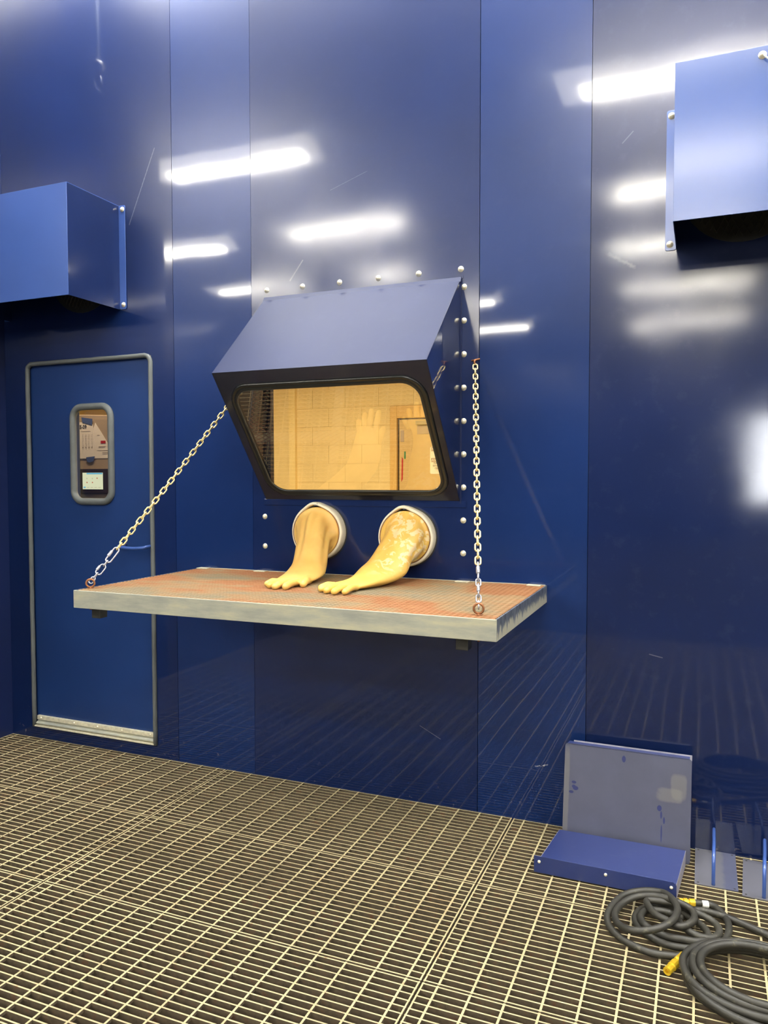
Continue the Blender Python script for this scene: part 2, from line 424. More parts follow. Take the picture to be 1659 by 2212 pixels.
wl = struct('wall_left', 'dark navy return wall at the left corner')
MB().box(XL-.05, XL, -1.42, T, -.02, HZ).build('return_wall', M['wall_dark'], wl)
MB().box(HX0, XL-.05, -1.42, -1.37, -.02, HZ).build('return_wall', M['wall_dark'], wl)
MB().box(HX0-.05, HX0, HY, -1.37, -.02, HZ).build('hall_wall', M['wall_dark'], wl)
wr = struct('wall_right', 'navy hall wall on the right'); MB().box(HX1, HX1+.05, HY, T, -.02, HZ).build('hall_wall', M['wall_dark'], wr)
wf = struct('wall_front', 'navy hall wall behind the camera')
plate_with_holes(HX0, HX1, -.02, HZ, [(1.05, 2.0, .9, 3.0)], y0=HY-.05, y1=HY).build('hall_wall', M['wall_dark'], wf)
wn = struct('window_1', 'daylit window at the far end of the hall')
MB().box(1.05, 2.0, HY-.04, HY-.03, .9, 3.0).build('pane', M['daylit'], wn)
f = MB(); f.box(1.05, 2.0, HY-.02, HY+.02, .9, .95).box(1.05, 2.0, HY-.02, HY+.02, 2.95, 3.0).box(1.05, 1.1, HY-.02, HY+.02, .95, 2.95).box(1.95, 2.0, HY-.02, HY+.02, .95, 2.95)
f.build('window_frame', M['alu'], wn)
ce = struct('ceiling', 'pale grey hall ceiling'); MB().box(HX0, HX1, HY, T, HZ, HZ+.05).build('ceiling_sheet', M['ceiling'], ce)

# ---------------------------------------------------------------- floor of bar grating over a dark pit
fl = struct('floor', 'steel bar grating floor over a dark pit')
PX0, PX1, PY0 = XL, 3.747, -4.2
MB().box(PX0, PX1, PY0, .02, -.50, -.45).build('pit_floor', M['subfloor'], fl)
b = MB().box(HX0, HX1, HY, PY0, -.06, -.002).box(HX0, PX0, PY0, -1.42, -.06, -.002).box(PX1, HX1, PY0, 0, -.06, -.002)
b.build('concrete_apron', M['subfloor'], fl)
MB().box(PX0, PX1, .0, .03, -.5, -.012).box(PX0, PX1, PY0-.03, PY0, -.5, -.06).box(PX0-.03, PX0, PY0, 0, -.5, -.06).box(PX1, PX1+.03, PY0, 0, -.5, -.06).build('pit_side', M['subfloor'], fl)
BW, BD = .0052, .032
bar_me = {}
def bar_mesh(L):
    if L not in bar_me:
        bar_me[L] = MB().box(0, L, -BW/2, BW/2, -BD, 0).mesh('bearing_bar', M['grating'])
    return bar_me[L]
rod_me = MB().box(-.0034, .0034, -.596, 0, -.009, .0003).mesh('cross_rod', M['grating'])
end_me = MB().box(-BW/2, BW/2, -.596, 0, -BD, 0).mesh('end_band', M['grating'])
cols = [(XL, -2.25), (-2.25, -.752), (-.752, .748), (.748, 2.248), (2.248, 3.747)]
nbar = nrod = 0
for ci, (a, c) in enumerate(cols):
    for rj in range(7):
        y0 = -.6*rj
        gp = bpy.data.objects.new('grating_panel', None); C.objects.link(gp); gp.parent = fl; gp.location = (a, y0, 0)
        L = round(c-a-.006, 4)
        ys = [-.004-BW/2-k*(.592-BW)/20 for k in range(21)]
        rods = [q/10 for q in range(-40, 41) if a+.02 < q/10 < c-.02]
        seen = ci <= 2 and rj <= 3 and not (ci == 0 and rj > 2)
        single = seen and nbar+21 <= 300
        if single:
            for yy in ys: link('bearing_bar', bar_mesh(L), (a+.003, y0+yy, random.uniform(-.0006, .0006)), gp); nbar += 1
            for xx in rods: link('cross_rod', rod_me, (xx, y0-.002, 0), gp); nrod += 1
        else:
            bb = MB()
            for yy in ys: bb.box(a+.003, a+.003+L, y0+yy-BW/2, y0+yy+BW/2, -BD, 0)
            o = bb.build('bearing_bars', M['grating'], gp, fixn=False); o['kind'] = 'stuff'
            bb = MB()
            for xx in rods: bb.box(xx-.0034, xx+.0034, y0-.598, y0-.002, -.009, .0003)
            o = bb.build('cross_rods', M['grating'], gp, fixn=False); o['kind'] = 'stuff'
        link('end_band', end_me, (a+.004+BW/2, y0-.002, 0), gp); link('end_band', end_me, (c-.004-BW/2, y0-.002, 0), gp)
# support beams under the panel seams
for (a, c) in cols[:-1]:
    MB().box(c-.03, c+.03, PY0, 0, -.13, -BD-.002).build('support_beam', M['subfloor'], fl)
for rj in range(1, 7):
    MB().box(PX0, PX1, -.6*rj-.02, -.6*rj+.02, -.11, -BD-.003).build('support_beam', M['subfloor'], fl)

# ---------------------------------------------------------------- door with window
dr = struct('door_1', 'flush navy blue door with a rounded window and grey rubber seal')
dx0, dx1, dz0, dz1 = DOOR
DW = (-3.245, -2.990, 1.385, 1.893)
plate_with_holes(dx0+.006, dx1-.006, dz0+.004, dz1-.006, [DW], y0=.014, y1=.05).build('leaf', M['door'], dr)
def seal_path(x0, x1, z0, z1, r, y, openbottom=False):
    p = rrect((x0+x1)/2, (z0+z1)/2, (x1-x0)/2, (z1-z0)/2, r)
    return [(x, y, z) for x, z in p]
# seal: up the left side, over the top, down the right
r = .035; pts = [(dx0+.002, -.004, dz0-.01)]
for i in range(7):
    a = PI-PI/2*i/6; pts.append((dx0+.002+r+r*math.cos(a), -.004, dz1-r+r*math.sin(a)))
for i in range(7):
    a = PI/2-PI/2*i/6; pts.append((dx1-.002-r+r*math.cos(a), -.004, dz1-r+r*math.sin(a)))
pts.append((dx1-.002, -.004, dz0-.01))
pp = []
for a_, b_ in zip(pts, pts[1:]):
    n_ = max(1, int((Vector(b_)-Vector(a_)).length/.06))
    for q in range(n_): pp.append(Vector(a_).lerp(Vector(b_), q/n_)+Vector((random.uniform(-.001, .001), 0, random.uniform(-.001, .001))))
pp.append(Vector(pts[-1]))
MB().tube(pp, .0125, 10).build('door_seal', M['rubber_grey'], dr, smooth=True)
wp = rrect((DW[0]+DW[1])/2, (DW[2]+DW[3])/2, .134, .262, .062, 8)
MB().tube([(x, .009, z) for x, z in wp], .019, 12, closed=True).build('window_gasket', M['rubber_grey'], dr, smooth=True)
ip = rrect((DW[0]+DW[1])/2, (DW[2]+DW[3])/2, .125, .252, .05, 8)
MB().slab([(x, .030, z) for x, z in ip], (0, .004, 0)).build('window_pane', M['glass_door'], dr)
# door sweep strip at the bottom
MB().box(dx0+.022, dx1-.005, -.004, .013, .108, .132).build('sweep_strip', M['bolt'], dr, bevel=.002)
MB().slab([(dx0+.022, .012, .108), (dx0+.022, -.012, .092), (dx0+.022, -.012, .086), (dx0+.022, .012, .080)], (dx1-dx0-.03, 0, 0)).build('sweep_lip', M['alu'], dr)
MB().slab([(dx0+.018, .012, .080), (dx0+.018, -.02, .078), (dx0+.018, -.02, .072), (dx0+.018, .012, .070)], (dx1-dx0-.02, 0, 0)).build('threshold_strip', M['bolt'], dr)
rv = MB().lathe([(0, -.006), (.004, -.005), (.006, -.002), (.006, .001)], (0, 0, 0), (0, 1, 0), 10).mesh('rivet', M['bolt'], True)
for xx in (-3.52, -3.27, -3.10, -2.93, -2.735): link('rivet', rv, (xx, -.004, .120), dr)
# pull handle
hp = catmull([(-2.905, .014, 1.142), (-2.900, -.035, 1.140), (-2.885, -.048, 1.136), (-2.80, -.050, 1.132), (-2.73, -.048, 1.137), (-2.716, -.035, 1.142), (-2.714, .014, 1.143)], 5)
hd = MB().tube(hp, .0095, 10).build('handle', M['box'], dr, smooth=True)
MB().lathe([(.016, -.004), (.018, 0)], (-2.905, .012, 1.142), (0, 1, 0), 16).lathe([(.016, -.004), (.018, 0)], (-2.716, .012, 1.143), (0, 1, 0), 16).build('handle_rosette', M['hood'], dr)

# ---------------------------------------------------------------- window hood
hood = thing('window_hood', 'slanted blue metal window hood bolted to the wall above the glove ports', 'window hood', (-1.5, 0, 1.4))
hx0, hx1 = -2.0, -1.0
PF = Vector((0, -.455, 1.966)); PB = Vector((0, -.006, 1.402)); PT = Vector((0, -.018, 2.372))
e = .003
# top sheet
MB().slab([(hx0, PT.y, PT.z), (hx1, PT.y, PT.z), (hx1, PF.y, PF.z), (hx0, PF.y, PF.z)], (0, .003, -.003)).build('top_sheet', M['hood'], hood, bevel=.0008)
MB().slab([(hx0-.004, -.004, 2.392), (hx1+.004, -.004, 2.392), (hx1+.004, -.022, 2.366), (hx0-.004, -.022, 2.366)], (0, .003, .002)).build('top_bend', M['hood'], hood, bevel=.001)
MB().box(hx0-.012, hx1+.012, -.0045, -.0015, 2.385, 2.398).build('top_flange', M['wall3'], hood)
for sx, nm in ((hx0, 'side_sheet'), (hx1, 'side_sheet')):
    s_ = 1 if sx == hx0 else -1
    MB().slab([(sx, -.002, 2.385), (sx, PT.y, PT.z), (sx, PF.y, PF.z), (sx, PB.y, PB.z), (sx, -.002, 1.40)], (s_*e, 0, 0)).build(nm, M['hood_side'], hood)
MB().box(hx1, hx1+.006, -.006, -.001, 1.39, 2.392).build('side_bead', M['hood'], hood)
# slanted face with the window hole
dirS = (PF-PB); Ls = dirS.length; dirS.normalize(); nrm = Vector((1, 0, 0)).cross(dirS).normalized()
def onface(x, s, d=0.0): return Vector((x, 0, 0))+PB+dirS*s+nrm*d
if nrm.y > 0: nrm = -nrm
wx0, wx1, ws0, ws1 = -1.942, -1.047, .045, .640
hole = rrect((wx0+wx1)/2, (ws0+ws1)/2, (wx1-wx0)/2, (ws1-ws0)/2, .085, 8)
outer = []
cx, cs = (wx0+wx1)/2, (ws0+ws1)/2
for (x, s_) in hole:   # radial partner on the outer rectangle
    dx, ds = x-cx, s_-cs
    tx = ((hx1 if dx > 0 else hx0)-cx)/dx if abs(dx) > 1e-6 else 1e9
    ts = ((Ls if ds > 0 else 0)-cs)/ds if abs(ds) > 1e-6 else 1e9
    t = min(tx, ts); outer.append((cx+dx*t, cs+ds*t))
corners = {}
b = MB(); n = len(hole)
ring = lambda P, d: [onface(x, s_, d) for x, s_ in P]
# make the outer loop hit the true corners
for (X_, S_) in ((hx0, 0), (hx0, Ls), (hx1, 0), (hx1, Ls)):
    i = min(range(n), key=lambda q: (outer[q][0]-X_)**2+(outer[q][1]-S_)**2); outer[i] = (X_, S_)
o_ = len(b.v); b.v += [tuple(p) for p in ring(hole, 0)+ring(outer, 0)+ring(hole, -.004)+ring(outer, -.004)]
for i in range(n):
    j = (i+1) % n
    b.f += [(i, j, n+j, n+i), (2*n+i, 3*n+i, 3*n+j, 2*n+j), (i, 2*n+i, 2*n+j, j)]
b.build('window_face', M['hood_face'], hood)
gk = rrect(cx, cs, (wx1-wx0)/2+.002, (ws1-ws0)/2+.002, .09, 8)
gprof = [(-.018, .0), (-.013, .009), (-.004, .006), (.0, .003), (.004, .007), (.012, .008), (.017, .0), (.0, -.006)]
rg = []
for i, (x, s_) in enumerate(gk):
    x2, s2 = gk[(i+1) % len(gk)]; x1_, s1_ = gk[i-1]
    t = Vector((x2-x1_, s2-s1_)).normalized(); nn = Vector((t.y, -t.x))
    rg.append([onface(x+nn.x*a, s_+nn.y*a, d) for a, d in gprof])
MB().rings(rg, closed=True).build('window_gasket', M['rubber_black'], hood, smooth=True)
MB().tube([onface(x, s_, .0055) for x, s_ in rrect(cx, cs, (wx1-wx0)/2-.014, (ws1-ws0)/2-.014, .076, 8)], .0018, 6, closed=True).build('gasket_bead', M['rubber_grey'], hood, smooth=True)
MB().slab([onface(x, s_, -.002) for x, s_ in hole], -nrm*.004).build('window_pane', M['glass'], hood)
MB().box(hx0-.012, hx1+.03, -.005, -.001, 1.372, 1.402).build('bottom_flange', M['wall3'], hood, bevel=.001)
bolt_me = MB().lathe([(0, -.0105), (.004, -.010), (.0085, -.007), (.0108, -.003), (.0115, -.0015), (.0135, -.0012), (.0135, .0008)], (0, 0, 0), (0, 1, 0), 14).mesh('bolt', M['bolt'], True)
zb = [2.347-.1475*i for i in range(9)]
for i in range(6): link('bolt', bolt_me, (-1.990+.198*i, -.0015, 2.426), hood)
for z in zb: link('bolt', bolt_me, (-.985, -.0015, z), hood)
for z in zb: link('bolt', bolt_me, (-2.010, -.0015, z), hood)

# ---------------------------------------------------------------- duct boxes
def duct_box(x0, x1, label, lit, flange_side):
    z0, z1, p = 2.408, 2.955, .370
    t = thing('duct_cover', label, 'duct cover', ((x0+x1)/2, 0, z0), 'blue duct covers on the wall')
    s = .003
    MB().box(x0, x1, -p, -p+s, z0, z1).build('front_sheet', M['box'], t, bevel=.001)
    MB().box(x0, x1, -p+s, 0, z1-s, z1).build('top_sheet', M['box'], t)
    MB().box(x0, x0+s, -p+s, 0, z0, z1-s).build('side_sheet', M['hood_side'], t)
    MB().box(x1-s, x1, -p+s, 0, z0, z1-s).build('side_sheet', M['hood_side'], t)
    for (a, sg) in ((x0, -1), (x1, 1)):
        r_ = .008; pr = rrect(a+sg*.021, (z0+z1)/2, .021, (z1-z0)/2, r_, 4)
        MB().slab([(x, -.006, z) for x, z in pr], (0, .003, 0)).build('flange', M['box'], t, bevel=.0007)
        for z in (z0+.024, z1-.022): link('bolt', bolt_me, (a+sg*.024, -.006, z), t)
    # round vent in the wall inside the cover
    cx_ = (x0+x1)/2+(.14 if lit else -.16); cz = 2.64; R = .215
    n_ = 28
    MB().lathe([(R-.012, -.0035), (R+.012, -.0035), (R+.012, 0), (R-.012, 0)], (cx_, 0, cz), (0, 1, 0), 40).build('vent_ring', M['black_steel'], t)
    MB().lathe([(0.001, -.0015), (R-.01, -.0015), (R-.01, 0), (.001, 0)], (cx_, 0, cz), (0, 1, 0), 40).build('vent_opening', simple('vent_painted_light_'+('pale' if lit else 'dark'), srgb(240, 240, 232) if lit else srgb(120, 128, 120), .6), t)  # lit look of the left vent put into its pale disc colour
    g = MB(); st = .034
    for sgn in (1, -1):
        for kk in range(-14, 15):
            c = kk*st*1.5
            # line z = sgn*1.9*x + c clipped to the circle
            A = 1+1.9**2; B = 2*sgn*1.9*c; Cc = c*c-(R-.01)**2; D = B*B-4*A*Cc
            if D <= 0: continue
            xa, xb = (-B-math.sqrt(D))/(2*A), (-B+math.sqrt(D))/(2*A)
            g.tube([(cx_+xa, -.005, cz+sgn*1.9*xa+c), (cx_+xb, -.005, cz+sgn*1.9*xb+c)], .0016, 4)
    g.build('vent_guard', M['black_steel'], t)
    return t
duct_box(-3.695, -2.895, 'blue sheet metal duct cover above the door', True, False)
duct_box(-.110, .690, 'blue sheet metal duct cover at upper right of the wall', False, True)

# ---------------------------------------------------------------- hanging shelf
sx0, sx1, sy, szt, sh = -2.395, -.610, -.880, 1.043, .073
shelf = thing('work_shelf', 'long wall shelf with rusty expanded metal top and aluminium edge, hung on two chains', 'shelf', (-1.5, 0, .97))
szb = szt-sh
MB().slab([(sx0, sy, szb), (sx0, sy, szt), (sx1, sy, szt), (sx1, sy, szb)], (0, .006, 0)).build('front_rail', M['alu'], shelf, bevel=.0015)
MB().box(sx1-.006, sx1, sy+.006, -.004, szb, szt).build('side_rail', M['alu_side'], shelf, bevel=.001)
MB().box(sx0, sx0+.006, sy+.006, -.004, szb, szt).build('side_rail', M['alu_side'], shelf, bevel=.001)
MB().box(sx0+.006, sx1-.006, -.010, -.004, szb, szt+.002).build('back_rail', M['alu'], shelf, bevel=.001)
ledge = MB().box(sx0+.006, sx1-.006, sy+.006, sy+.04, szt-.012, szt-.008).box(sx0+.006, sx1-.006, -.045, -.010, szt-.012, szt-.008)
ledge.build('ledge_angle', M['support'], shelf)
for xx in (-1.84, -1.17): MB().box(xx-.028, xx+.028, sy+.01, -.012, szt-.013, szt-.0085).build('support_bar', M['support'], shelf)
for (a, c) in ((sx0+.008, -1.868), (-1.812, -1.198), (-1.142, sx1-.008)): MB().box(a, c, -.455, -.405, szt-.013, szt-.0085).build('support_bar', M['support'], shelf)
MB().box(-1.20, -.90, -.46, -.02, szt-.0165, szt-.0135).build('patch_plate', M['support'], shelf)
# expanded metal
em = MB(); LW, SW = .0445, .0225; rw = .0036
nx = int((sx1-sx0-.02)/LW); ny = int((-sy-.02)/SW)
LW = (sx1-sx0-.018)/nx; SW = (-sy-.018)/ny
for i in range(nx):
    for j in range(ny):
        xa = sx0+.009+i*LW; ya = sy+.009+j*SW; xm = xa+LW/2; xe = xa+LW; ym = ya+SW/2; ye = ya+SW
        for (p, q) in (((xa, ym), (xm, ye)), ((xa, ym), (xm, ya)), ((xm, ye), (xe, ym)), ((xm, ya), (xe, ym))):
            d = rw/2
            z1_ = szt; z0_ = szt-.0035
            o = len(em.v)
            em.v += [(p[0], p[1]-d, z1_-.0012), (p[0], p[1]+d, z1_), (q[0], q[1]+d, z1_), (q[0], q[1]-d, z1_-.0012), (p[0], p[1]-d, z0_), (q[0], q[1]-d, z0_), (p[0], p[1]+d, z0_), (q[0], q[1]+d, z0_)]
            em.f += [(o, o+3, o+2, o+1), (o, o+4, o+5, o+3), (o+1, o+2, o+7, o+6)]
o = em.build('expanded_mesh', M['rust_mesh'], shelf, fixn=False); o['kind'] = 'stuff'
for xx in (-2.325, -.742):
    s = MB(); a = .022
    s.box(xx-a, xx+a, -.83, -.83+.044, szb-.048, szb+.02); s.build('leg_stub', M['black_steel'], shelf, bevel=.002)
# mounting tabs at the wall
for xx in (-2.36, -2.02, -.98, -.66):
    MB().box(xx-.03, xx+.03, -.05, -.010, szt, szt+.0035).build('mounting_tab', M['bolt'], shelf, bevel=.001)

# ---------------------------------------------------------------- chains
def oval(L, W, wire, n=28, m=8):
    """closed oval ring in the XZ plane, long axis Z, centred"""
    r_ = W/2-wire; h = L/2-W/2
    pts = []
    for i in range(n):
        a = 2*PI*i/n; s_ = h if math.sin(a) > 1e-9 else (-h if math.sin(a) < -1e-9 else 0)
        pts.append(((r_+wire*.5)*math.cos(a), 0, (r_+wire*.5)*math.sin(a)+s_))
    return MB().tube(pts, wire/2, m, closed=True)
link_me = oval(.0425, .0255, .0066).mesh('chain_link', M['gold_chain'], True)
ql_a = oval(.082, .030, .007); 
ql_a.lathe([(.0065, -.014), (.0072, -.011), (.0072, .011), (.0065, .014)], (-.0115, 0, 0), (0, 0, 1), 6)
ql_a = ql_a.mesh('quick_link', M['silver'], True)
ql_b = oval(.056, .030, .006)
ql_b.lathe([(.0055, -.011), (.006, -.009), (.006, .009), (.0055, .011)], (-.012, 0, 0), (0, 0, 1), 6)
ql_b = ql_b.mesh('quick_link', M['silver'], True)
sm_c = oval(.036, .022, .0055).mesh('joining_link', M['silver'], True)
eye_mb = MB().tube([(.0165*math.cos(2*PI*i/20), 0, .0165*math.sin(2*PI*i/20)+.022) for i in range(20)], .0042, 8, closed=True)
eye_mb.lathe([(.0042, .007), (.0042, -.09)], (0, 0, 0), (0, 0, 1), 10)
eye_mb.lathe([(.0, .0025), (.013, .0025), (.013, 0), (0, 0)], (0, 0, 0), (0, 0, 1), 16)
eye_mb.lathe([(.0, -.073), (.009, -.073), (.009, -.081), (0, -.081)], (0, 0, 0), (0, 0, 1), 6)
eye_me = eye_mb.mesh('eye_bolt', M['rust'], True)
def chain(A, B, label, twist):
    A, B = Vector(A), Vector(B)
    ex = link('eye_bolt', eye_me, (B.x, B.y, szt), shelf, Quaternion((0, 0, 1), twist))
    B = B+Vector((0, 0, .026))
    t = thing('hanging_chain', label, 'chain', B, 'shelf hanging chains')
    d = (B-A); L = d.length; d.normalize()
    q0 = Vector((0, 0, 1)).rotation_difference(-d)
    tot = L; s_ = .012
    end = .185          # length taken by the silver links
    pitch = (.0425-2*.0066)+.0004; nl = int((tot-s_-end)/pitch); pitch = (tot-s_-end)/nl
    sag = .012
    def P(s): return A+d*s+Vector((0, 0, -sag*4*(s/tot)*(1-s/tot)))
    for i in range(nl):
        q = q0 @ Quaternion((0, 0, 1), twist+(PI/2 if i % 2 else 0)+random.uniform(-.12, .12))
        link('chain_link', link_me, P(s_+pitch*(i+.5)), t, q)
    s_ = tot-end
    for nm, me, ln, tw in (('quick_link', ql_a, .068, PI/2*(nl % 2)), ('joining_link', sm_c, .025, PI/2*(nl % 2)+PI/2), ('quick_link', ql_b, .044, PI/2*(nl % 2))):
        q = q0 @ Quaternion((0, 0, 1), twist+tw)
        link(nm, me, P(s_+ln/2), t, q); s_ += ln
    q = q0 @ Quaternion((0, 0, 1), twist+PI/2+PI/2*(nl % 2))
    link('joining_link', sm_c, P(s_+.012), t, q)
    s_ += .025
    q = q0 @ Quaternion((0, 0, 1), twist+PI/2*(nl % 2))
    link('joining_link', sm_c, P(s_+.012), t, q)
    # wall hook
    h = MB().tube(catmull([(A.x, .0, A.z+.012), (A.x, -.012, A.z+.012), (A.x-.001, -.022, A.z+.002), (A.x, -.014, A.z-.008), (A.x, -.006, A.z-.002)], 5), .004, 8)
    h.tube([(A.x-.018, -.008, A.z+.010), (A.x+.02, -.008, A.z+.016)], .004, 8)
    h.build('wall_hook', M['rust'], t, smooth=True)
    return t
chain((-.930, -.012, 2.010), (-.688, -.815, szt), 'yellow zinc chain right of the window hood, holding the right end of the shelf', .25)
chain((-2.085, -.012, 2.010), (-2.365, -.815, szt), 'yellow zinc chain left of the window hood, holding the left end of the shelf', .6)

# ---------------------------------------------------------------- glove ports and gloves
def port(cx_, cz, label, seed):
    t = thing('glove_port', label, 'glove port', (cx_, 0, cz), 'round glove ports under the window hood')
    rnd = random.Random(seed); n_ = 56
    def rad(a): return .126+.012*max(0, math.cos(a-PI/2-.12))**24
    rg = []
    for (dr, y) in ((.006, .0), (.008, -.020), (.008, -.048), (.005, -.056), (-.002, -.058), (-.006, -.052), (-.008, -.02), (-.008, 0)):
        rg.append([(cx_+(rad(2*PI*j/n_)+dr)*math.cos(2*PI*j/n_), y+.004*math.sin(2*PI*j/n_*2+seed), cz+(rad(2*PI*j/n_)+dr)*math.sin(2*PI*j/n_)) for j in range(n_)])
    MB().rings(rg, cap=False).build('cuff_band', M['cuff'], t, smooth=True)
    MB().lathe([(.1385, -.003), (.1385, 0.0), (.12, 0.0), (.12, -.003)], (cx_, 0, cz), (0, 1, 0), 40).build('mounting_ring', M['black_steel'], t)
    c = MB().tube([(cx_+(rad(2*PI*j/n_)-.004)*math.cos(2*PI*j/n_), -.0565, cz+(rad(2*PI*j/n_)-.004)*math.sin(2*PI*j/n_)) for j in range(n_)], .0014, 6, closed=True)
    c.build('clamp_wire', M['rust'], t, smooth=True)
    MB().box(cx_-.008, cx_+.012, -.060, -.048, cz+.128, cz+.138).build('clamp_buckle', M['silver'], t, bevel=.001)
    return t
port(-1.697, 1.246, 'round white banded glove port under the window, the left one', 1)
port(-1.245, 1.235, 'round white banded glove port under the window, the right one', 2)

def glove(name, label, secs, fingers, mat, seed):
    rnd = random.Random(seed); N = 64; b = MB(); rg = []
    # resample the sections smoothly
    cs_ = catmull([s[0] for s in secs], 7); us = catmull([s[1] for s in secs], 7); vs = catmull([s[2] for s in secs], 7); wr = catmull([(s[3], 0, 0) for s in secs], 7)
    ph = [rnd.uniform(0, 6) for _ in range(4)]
    for i, (c_, u_, v_, k_) in enumerate(zip(cs_, us, vs, wr)):
        r_ = []
        for j in range(N):
            a = 2*PI*j/N
            w_ = 1+k_.x*(.45*math.sin(7*a+ph[0]+i*.02)+.35*math.sin(4*a+ph[1])+.3*math.sin(11*a+ph[2]-i*.03))
            w_ += .03*math.sin(i*.35+ph[3]+2*a)*(1 if i > 8 else 0)
            p = c_+u_*math.cos(a)*w_+v_*math.sin(a)*w_
            p.z = max(p.z, szt+.003) if i > 10 else p.z
            r_.append(p)
        rg.append(r_)
    b.rings(rg)
    for pts, rr in fingers:
        P_ = catmull(pts, 5); n_ = len(P_)
        rad = [rr*(1.05-.12*abs(math.sin(q/(n_-1)*PI*2))) for q in range(n_)]
        rad[-1] = rr*.8
        b.tube(P_, rad, 14)
        T_ = (P_[-1]-P_[-2]).normalized()
        b.rings([[P_[-1]+T_*(math.sin(t_)*rr*.8)+(Vector((math.cos(a), math.sin(a), 0)).cross(T_) if False else Vector((0, 0, 0)))] for t_ in (0,) for a in (0,)] if False else [[P_[-1]+x for x in (Vector((0, 0, 0)), Vector((1e-4, 0, 0)), Vector((0, 1e-4, 0)))] , [P_[-1]+x for x in (Vector((0, 0, 1e-4)), Vector((1e-4, 0, 1e-4)), Vector((0, 1e-4, 1e-4)))]])
        # rounded tip: small sphere
        sp = []
        for t_ in range(1, 8):
            ph_ = PI*t_/8; sp.append([P_[-1]+Vector((math.sin(ph_)*math.cos(2*PI*q/12), math.sin(ph_)*math.sin(2*PI*q/12), math.cos(ph_)))*rr*.86 for q in range(12)])
        b.rings(sp)
    me = b.mesh(name, mat)
    import bmesh
    bm = bmesh.new(); bm.from_mesh(me); bmesh.ops.recalc_face_normals(bm, faces=bm.faces); bm.to_mesh(me); bm.free()
    tmp = bpy.data.objects.new('tmp', me); C.objects.link(tmp)
    r_ = tmp.modifiers.new('r', 'REMESH'); r_.mode = 'VOXEL'; r_.voxel_size = .0028; r_.use_smooth_shade = True
    s_ = tmp.modifiers.new('s', 'SMOOTH'); s_.factor = .5; s_.iterations = 3
    bpy.context.view_layer.update()
    ev = tmp.evaluated_get(bpy.context.evaluated_depsgraph_get())
    me2 = bpy.data.meshes.new_from_object(ev); me2.name = name
    bpy.data.objects.remove(tmp)
    me2.materials.clear(); me2.materials.append(mat); me2.shade_smooth()
    o = bpy.data.objects.new(name, me2); C.objects.link(o)
    tag(o, label, 'glove', 'yellow glove box gloves'); return o
V = Vector
zs = szt+.013
Lf = lambda root, tip, mid=.5, lift=.006: [V(root), V(root).lerp(V(tip), mid)+V((0, 0, lift)), V(tip)]
secsL = [(V((-1.697, -.035, 1.246)), V((.120, 0, 0)), V((0, 0, .120)), .0),
         (V((-1.697, -.055, 1.246)), V((.119, 0, 0)), V((0, 0, .119)), .0),
         (V((-1.695, -.066, 1.240)), V((.102, 0, 0)), V((0, -.004, .104)), .05),
         (V((-1.688, -.098, 1.222)), V((.084, 0, 0)), V((0, -.022, .082)), .11),
         (V((-1.668, -.150, 1.170)), V((.077, 0, 0)), V((0, -.045, .048)), .08),
         (V((-1.650, -.205, 1.116)), V((.078, .004, 0)), V((0, -.052, .028)), .02),
         (V((-1.640, -.255, 1.086)), V((.088, .010, 0)), V((0, -.030, .032)), .0),
         (V((-1.632, -.330, 1.070)), V((.082, .012, 0)), V((0, -.006, .023)), .0),
         (V((-1.630, -.410, 1.062)), V((.076, .014, 0)), V((0, 0, .017)), .0),
         (V((-1.632, -.460, 1.059)), V((.064, .012, 0)), V((0, 0, .012)), .0)]
fL = [(Lf((-1.685, -.43, zs+.002), (-1.700, -.500, zs)), .0145), (Lf((-1.660, -.44, zs+.004), (-1.668, -.535, zs)), .0155),
      (Lf((-1.628, -.44, zs+.004), (-1.630, -.555, zs)), .016), (Lf((-1.592, -.43, zs+.004), (-1.586, -.545, zs)), .016),
      (Lf((-1.575, -.36, zs+.004), (-1.552, -.455, zs)), .0165)]
glove('rubber_glove', 'yellow rubber glove hanging from the left glove port, hand resting on the shelf', secsL, fL, M['latex'], 3)
secsR = [(V((-1.245, -.035, 1.235)), V((.120, 0, 0)), V((0, 0, .120)), .0),
         (V((-1.245, -.055, 1.235)), V((.119, 0, 0)), V((0, 0, .119)), .0),
         (V((-1.240, -.068, 1.228)), V((.104, 0, 0)), V((0, -.006, .106)), .03),
         (V((-1.238, -.100, 1.208)), V((.094, 0, .004)), V((0, -.025, .086)), .06),
         (V((-1.248, -.140, 1.176)), V((.094, 0, .010)), V((0, -.045, .058)), .04),
         (V((-1.263, -.185, 1.140)), V((.098, .010, .010)), V((0, -.052, .038)), .02),
         (V((-1.272, -.245, 1.102)), V((.096, .02, .0)), V((0, -.034, .040)), .0),
         (V((-1.290, -.330, 1.078)), V((.082, .02, 0)), V((0, -.010, .032)), .0),
         (V((-1.316, -.410, 1.067)), V((.068, .016, 0)), V((0, 0, .023)), .0),
         (V((-1.345, -.465, 1.062)), V((.068, .018, 0)), V((0, 0, .017)), .0),
         (V((-1.353, -.500, 1.059)), V((.058, .018, 0)), V((0, 0, .012)), .0)]
fR = [(Lf((-1.405, -.45, zs+.004), (-1.442, -.505, zs)), .0135), (Lf((-1.388, -.47, zs+.004), (-1.418, -.550, zs)), .0145),
      (Lf((-1.362, -.48, zs+.004), (-1.378, -.582, zs)), .015), (Lf((-1.334, -.48, zs+.003), (-1.336, -.600, zs)), .0145),
      (Lf((-1.300, -.46, zs+.002), (-1.294, -.590, zs)), .0135)]
glove('rubber_glove', 'stained yellow rubber glove hanging from the right glove port, fingers spread on the shelf', secsR, fR, M['latex2'], 5)

